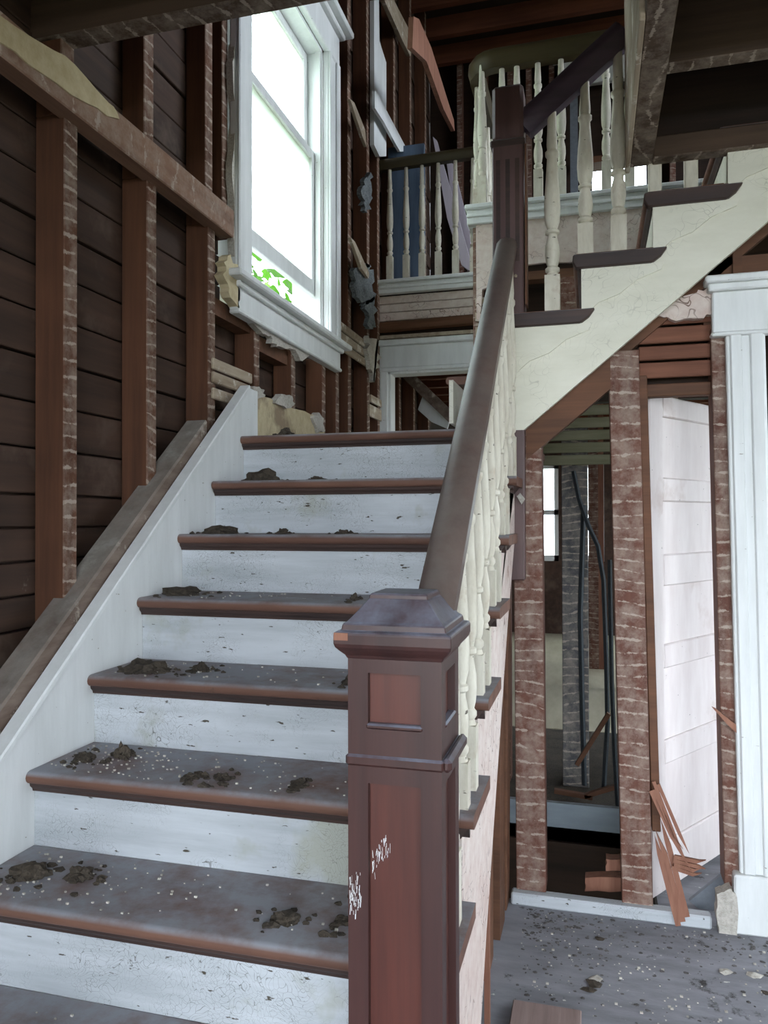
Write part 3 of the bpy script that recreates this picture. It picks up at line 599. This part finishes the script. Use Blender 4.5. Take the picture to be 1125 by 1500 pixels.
for x in (-.585, -.475, -.394, -.281, -.159, -.04, .073, .19, .31): put_baluster(BM_B, bn, (x, YN + .02, zf)).scale = (1.25, 1.25, 1)
for y in (4.36, 4.52, 4.68, 4.84, 5.0, 5.16): put_baluster(BM_B, bn, (-.635, y, zf))
bb = root('balcony_railing', (-1.1, YB, 3.1), 'far balcony railing across the passage left of the tall newel', 'railing')
MB().box((-1.54, -.66), (YB - .05, YB), (3.03, 3.10)).box((-1.55, -.66), (YB - .075, YB + .04), (3.10, 3.125)).box((-1.54, -.66), (YB - .062, YB), (3.06, 3.08)).build('fascia', K['trim'], bb, bevel=.005)
MB().sweep([(-1.54, YB, 3.975), (-.66, YB, 3.985)], rail_profile(.07, .08)).build('handrail', K['railb'], bb, smooth=True)
for x in (-1.408, -1.287, -1.171, -1.053, -.930, -.805): put_baluster(BM_B, bb, (x, YB, zf)).scale = (1.15, 1.15, 1.04)

# ================================================================== LOOSE THINGS
def px_board(name, mat, pts, thick, label, cat, X=None, Y=None, group=None): return poly_px(name, mat, None, pts, thick, X=X, Y=Y, label=label, cat=cat, group=group)
px_board('trim_board', K['trim'], [(548, 0), (555, 0), (556, 60), (566, 92), (566, 229), (556, 229), (548, 212)], .03, 'pale vertical casing board on the upper left wall', 'board', X=-1.44)
px_board('trim_board', K['trim'], [(549, 132), (556, 142), (598, 222), (586, 222), (562, 178), (549, 158)], .02, 'broken pale board slanting down to the far railing', 'board', X=-1.38)
px_board('trim_board', K['lath'], [(563, 0), (577, 0), (607, 58), (601, 82), (590, 60)], .03, 'pale split board hanging high beside the dark upper wall', 'board', X=-1.42)
px_board('broken_board', K['raw'], [(606, 24), (614, 28), (632, 70), (665, 176), (666, 192), (650, 160), (625, 90), (604, 70)], .03, 'reddish splintered board hanging diagonally above the far railing', 'board', X=-1.0)
px_board('leaning_board', K['lilac'], [(634, 200), (640, 206), (693, 396), (686, 396), (676, 388), (655, 320)], .03, 'pale lilac board leaning behind the far railing', 'board', Y=YB + .25)
px_board('leaning_board', K['lilac'], [(654, 236), (664, 240), (686, 330), (694, 396), (684, 396), (664, 310)], .03, 'wider pale board leaning behind the far railing spindles', 'board', Y=YB + .35)
B('door_2', K['blue'], None, (-1.5, -1.22), (YB + .3, YB + .34), (3.12, 4.25), kind='structure', label='door leaf with blue light put into its colour, behind the far railing', cat='door')
px_board('lath_strip', K['lath'], [(513, 145), (519, 150), (535, 190), (537, 215), (531, 200)], .02, 'split lath hanging beside the window casing', 'lath', X=-1.40)
px_board('lath_strip', K['lath'], [(514, 348), (520, 354), (541, 400), (540, 408), (530, 394)], .02, 'pale splintered lath below the torn corner plaster', 'lath', X=-1.40)
px_board('hanging_board', K['trim'], [(622, 572), (627, 574), (666, 606), (660, 613), (655, 628), (632, 618), (612, 600)], .03, 'white broken board hanging in the far doorway', 'board', Y=6.2)
MB().beam(P(592, 545, Y=6.0), P(668, 618, Y=6.0), .08, .09, (0, 1, 0)).build('fallen_beam', K['plate'], None, label='fallen grey-brown beam slanting across the far doorway', cat='beam')
# splinters by the middle stud
def splinter(name, mat, p, q, wd, th, seed, label, tail=4):
    """split board: ragged taper towards q, several torn fingers"""
    rs = random.Random(seed); p, q = Vector(p), Vector(q); d = (q - p); L_ = d.length; d.normalize()
    r = d.cross(Vector((0, 1, 0))).normalized(); n = r.cross(d); mb = MB()
    for t in range(tail):
        a0, a1 = -wd / 2 + wd * t / tail, -wd / 2 + wd * (t + 1) / tail
        e0 = L_ * rs.uniform(.72, 1.0); s0 = L_ * rs.uniform(0, .1)
        off = rs.uniform(-.006, .012); k = rs.uniform(.0, .02)
        top = [p + d * s0 + r * a0, p + d * s0 + r * a1, p + d * (e0 * .8) + r * (a1 + off), p + d * e0 + r * ((a0 + a1) / 2 + off + k), p + d * (e0 * .75) + r * (a0 + off)]
        back = [v + n * th * rs.uniform(.7, 1.2) for v in top]
        mb.add(top + back, [(0, 1, 2, 3, 4), (9, 8, 7, 6, 5)] + [(i, (i + 1) % 5, 5 + (i + 1) % 5, 5 + i) for i in range(5)])
    return mb.build(name, mat, None, label=label, cat='wood scrap')
splinter('split_board', K['raw'], P(955, 1145, Y=2.87), P(1012, 1285, Y=2.80), .045, .016, 1, 'long split orange board leaning on the middle stud')
splinter('split_board', K['raw'], P(1003, 1360, Y=2.83), P(958, 1200, Y=2.86), .055, .018, 2, 'split orange board standing on the sill beside the stud', 3)
splinter('split_board', K['raw'], P(982, 1262, Y=2.83), P(1040, 1282, Y=2.79), .05, .014, 3, 'short orange splinter fanned out above the sill', 4)
px_board('splinter', K['raw'], [(1043, 1036), (1048, 1038), (1078, 1062), (1079, 1074), (1066, 1062)], .015, 'small splinter sticking out of the right stud', 'wood scrap', Y=2.86)
for i, (x0, x1, y0, y1) in enumerate(((857, 912, 1286, 1306), (888, 912, 1258, 1276))):
    px_board('wood_block', K['raw'], ragged([(x0, y0), (x1, y0), (x1, y1), (x0, y1)], 1.5, 70 + i, 3), .05, ('longer orange wood offcut nailed at the middle stud foot', 'short orange wood offcut above the longer one')[i], 'wood scrap', Y=2.99)
px_board('sheet_panel', K['slate'], [(1010, 1320), (1062, 1278), (1062, 1330), (1040, 1345)], .02, 'grey sheet leaning at the foot of the pale door', 'sheet', Y=3.0)
B('floor_plank', K['plank'], None, (-.232, -.04), (1.85, 2.26), (0.001, .022), bevel=.003, label='short pinkish plank lying on the hall floor', cat='plank')
px_board('paper_scrap', K['crumb'], [(757, 727), (762, 722), (769, 731), (764, 739)], .004, 'white paper scrap stuck to the tall newel', 'scrap', Y=2.80)
# cables under the upper flight
def cable(pts, r, label):
    pr = [(r * math.cos(a * math.pi / 3), r * math.sin(a * math.pi / 3)) for a in range(6)]
    MB().sweep(pts, pr, up=(.3, 1, .2)).build('cable', K['cable'], None, smooth=True, label=label, cat='cable')
cable([P(x, y, Y=3.9) for x, y in ((840, 690), (848, 730), (862, 770), (876, 800), (884, 850), (888, 960), (890, 1060), (884, 1160))], .012, 'black cable drooping beside the middle stud under the stairs')
cable([P(x, y, Y=4.1) for x, y in ((855, 740), (850, 900), (853, 1040), (856, 1150))], .014, 'thin black pipe standing right of the bluish stud')
cable([P(x, y, Y=3.75) for x, y in ((893, 820), (896, 1000), (900, 1100), (905, 1180))], .011, 'black conduit tight against the middle stud')
for i, (a, b) in enumerate((((845, 1120), (892, 1045)), ((812, 1158), (868, 1168)), ((856, 1166), (902, 1152)))):
    MB().beam(P(*a, Y=3.8), P(*b, Y=3.8), .02, .03, (0, 1, 0)).build('loose_stick', K['brown'], None, label=('dark stick propped diagonally beside the conduit', 'thin stick lying left on the rubble beyond the pit', 'thin stick lying right on the rubble beyond the pit')[i], cat='stick')
# debris on treads
cl = [(2, (-1.25, .06), .05, 'left end of the third step up'), ]
spots = [(7, -1.2, .05, .05, .02), (6, -1.22, .10, .11, .035), (6, -1.0, .12, .05, .015), (5, -1.28, .12, .10, .025), (5, -1.05, .14, .03, .015), (5, -.83, .15, .03, .012), (4, -1.30, .13, .10, .02), (4, -.70, .10, .02, .015),
         (3, -1.26, .10, .11, .025), (3, -1.10, .14, .04, .02), (3, -.62, .10, .04, .022), (3, -.54, .08, .025, .016), (2, -1.22, .17, .035, .03), (2, -1.30, .12, .05, .015), (2, -.88, .08, .035, .012), (2, -.96, .07, .025, .01), (2, -.68, .10, .02, .01),
         (1, -1.27, .13, .07, .025), (1, -1.15, .15, .05, .02), (1, -.62, .10, .05, .012), (1, -.50, .12, .03, .01), (0, -1.05, .10, .07, .03)]
names_ = {0: 'lowest visible step', 1: 'second visible step', 2: 'third visible step', 3: 'fourth visible step', 4: 'fifth visible step', 5: 'sixth visible step', 6: 'seventh visible step', 7: 'landing edge'}
spots.sort()
cnt = {}; tg = MB()
for i, (k, x, dy, r, h) in enumerate(spots):
    cnt[k] = cnt.get(k, 0) + 1
    nth = ('nearest', 'second from', 'third from', 'fourth from', 'fifth from')[cnt[k] - 1] + ' the left wall'
    rc = random.Random(i * 13 + 5); yc = TY(k) + dy
    MB().blob((x, yc, TZ(k) + h * .1), r * .6, min(r * .45, .045), h * 1.1, i, 3, .36).build('debris_clump', K['clump'], None, label='dark debris clump on the %s, %s' % (names_[k], nth), cat='debris', group='debris clumps on the treads')
    for q in range(int(10 + r * 200)):
        s_ = rc.uniform(.0025, .010); bx_ = max(XL + .015, x + rc.gauss(0, r * .6)); by_ = min(TY(k) + RUN + .02 if k < 7 else 9, max(TY(k) + .02, yc + rc.gauss(0, .035)))
        tg.blob((bx_, by_, TZ(k) + s_ * .1), s_ * 1.5, s_, s_ * .9, i + q, 1, .4)
tg.build('tread_grit', K['clump'], None, label='fine dark grit scattered around the clumps on the treads', cat='grit', kind='stuff')
rr = random.Random(3)
cm = MB()
for i in range(420):
    k = rr.choice([0, 1, 1, 1, 2, 2, 2, 2, 3, 3, 4]); x = XL + .02 + abs(rr.gauss(0, .28)) if rr.random() < .75 else rr.uniform(XL + .02, -.42); x = min(x, -.3); y = TY(k) + rr.uniform(.03, .24); s = rr.uniform(.0012, .0042)
    cm.box((x, x + s * 1.5), (y, y + s), (TZ(k), TZ(k) + s))
for i in range(380):
    x, y = rr.uniform(-.25, .6), rr.uniform(1.7, 2.84); s = rr.choice([.0015, .002, .003, .003, .004, .006])
    cm.box((x, x + s * 1.4), (y, y + s), (0, s * .7))
gr_ = MB()
for i in range(650):
    x = rr.uniform(-.24, .62); y = rr.uniform(1.75, 2.84) if rr.random() < .5 else 2.84 - abs(rr.gauss(0, .16))
    if rr.random() < .3: x = -.24 + abs(rr.gauss(0, .12))
    s_ = rr.choice([.0015, .002, .003, .004, .006]); gr_.blob((x, y, 0), s_ * 1.4, s_, s_ * .7, i, 1, .4)
gr_.build('floor_grit', K['grit'], None, label='dark grit gathered on the dusty hall floor by the sill', cat='grit', kind='stuff')
cm.build('plaster_crumbs', K['crumb'], None, label='tiny pale plaster crumbs scattered over treads and hall floor', cat='crumbs', kind='stuff')
for i in range(12):
    x, y = rr.uniform(-.22, .5), rr.uniform(1.9, 2.82); s = rr.uniform(.01, .026)
    MB().blob((x, y, 0.001), s, s * .8, s * .35, 100 + i, 1, .5).build('rubble_lump', K['clump' if i % 3 else 'crumb'], None, label='small dirt or plaster lump on the dusty hall floor', cat='rubble', group='rubble on the hall floor')
# vine outside the window
vn = root('vine', (-1.9, 3.5, 2.2), 'green leafy vine outside the stair window', 'vine')
stem = MB()
for (a, b) in (((-1.78, 3.2, 2.2), (-1.75, 3.5, 2.75)), ((-1.78, 3.5, 2.75), (-1.74, 3.75, 3.1)), ((-1.8, 3.8, 2.2), (-1.75, 3.9, 2.8)), ((-1.76, 3.3, 3.6), (-1.74, 3.6, 4.1))):
    MB().beam((a[0] - .1, a[1], a[2]), (b[0] - .1, b[1], b[2]), .008, .008, (1, 0, 0)).build('stem', K['leaf'], vn)
lo_ = [(0, 0), (.5, .25), (1, .9), (.55, .95), (.6, 1.5), (0, 1.25), (-.6, 1.5), (-.55, .95), (-1, .9), (-.5, .25)]
lmesh = bpy.data.meshes.new('leaf'); lmesh.from_pydata([(x * .5, 0.12 * abs(x) * 1, y * .5) for x, y in lo_] + [(0, 0, .35)], [], [(i, (i + 1) % 10, 10) for i in range(10)]); lmesh.materials.append(K['leaf'])
for i in range(150):
    o = bpy.data.objects.new('leaf', lmesh); col.objects.link(o); o.parent = vn
    y = rr.uniform(3.5, 5.0); z_ = rr.choice([rr.uniform(2.6, 3.0), rr.uniform(2.55, 2.95), rr.uniform(2.9, 3.5), rr.uniform(4.0, 4.6)])
    if 3.0 < z_ < 4.0 and y < 4.0: y += .6
    o.location = Vector((rr.uniform(-1.98, -1.80), y, z_)) - WL[vn]; o.rotation_euler = (rr.uniform(-.6, .6) + 2.6, rr.uniform(-.5, .5), rr.uniform(.9, 2.2)); s = rr.uniform(.07, .16); o.scale = (s, s, s)

for n_, (tx, ty, r0) in enumerate(((-6.5, 8.0, 1.9), (-8.5, 16.5, 2.4), (-6.0, 2.0, 1.5))):
    tr_ = root('garden_tree', (tx, ty, -.8), ('tall leafy tree outside, straight beyond the stair window', 'farther broad tree outside the stair window', 'nearer small tree outside, left of the window view')[n_], 'tree')
    MB().lathe((tx, ty, -.8), [(0, .16), (1.5, .12), (3.5, .07)], 8).build('trunk', K['bark'], tr_, smooth=True)
    fo = MB()
    for i in range(1300):
        u, v, ww_ = rr.gauss(0, .5), rr.gauss(0, .5), rr.gauss(0, .5)
        c = Vector((tx + u * r0, ty + v * r0, 3.6 + ww_ * r0 * 1.2)); s_ = rr.uniform(.09, .2)
        a = Vector((rr.uniform(-1, 1), rr.uniform(-1, 1), rr.uniform(-1, 1))).normalized() * s_; b = a.cross(Vector((rr.uniform(-1, 1), rr.uniform(-1, 1), rr.uniform(-1, 1)))).normalized() * s_ * .7
        fo.add([c - a, c + b, c + a, c - b], [(0, 1, 2, 3)])
    fo.build('foliage', K['leaf'], tr_, kind='stuff')
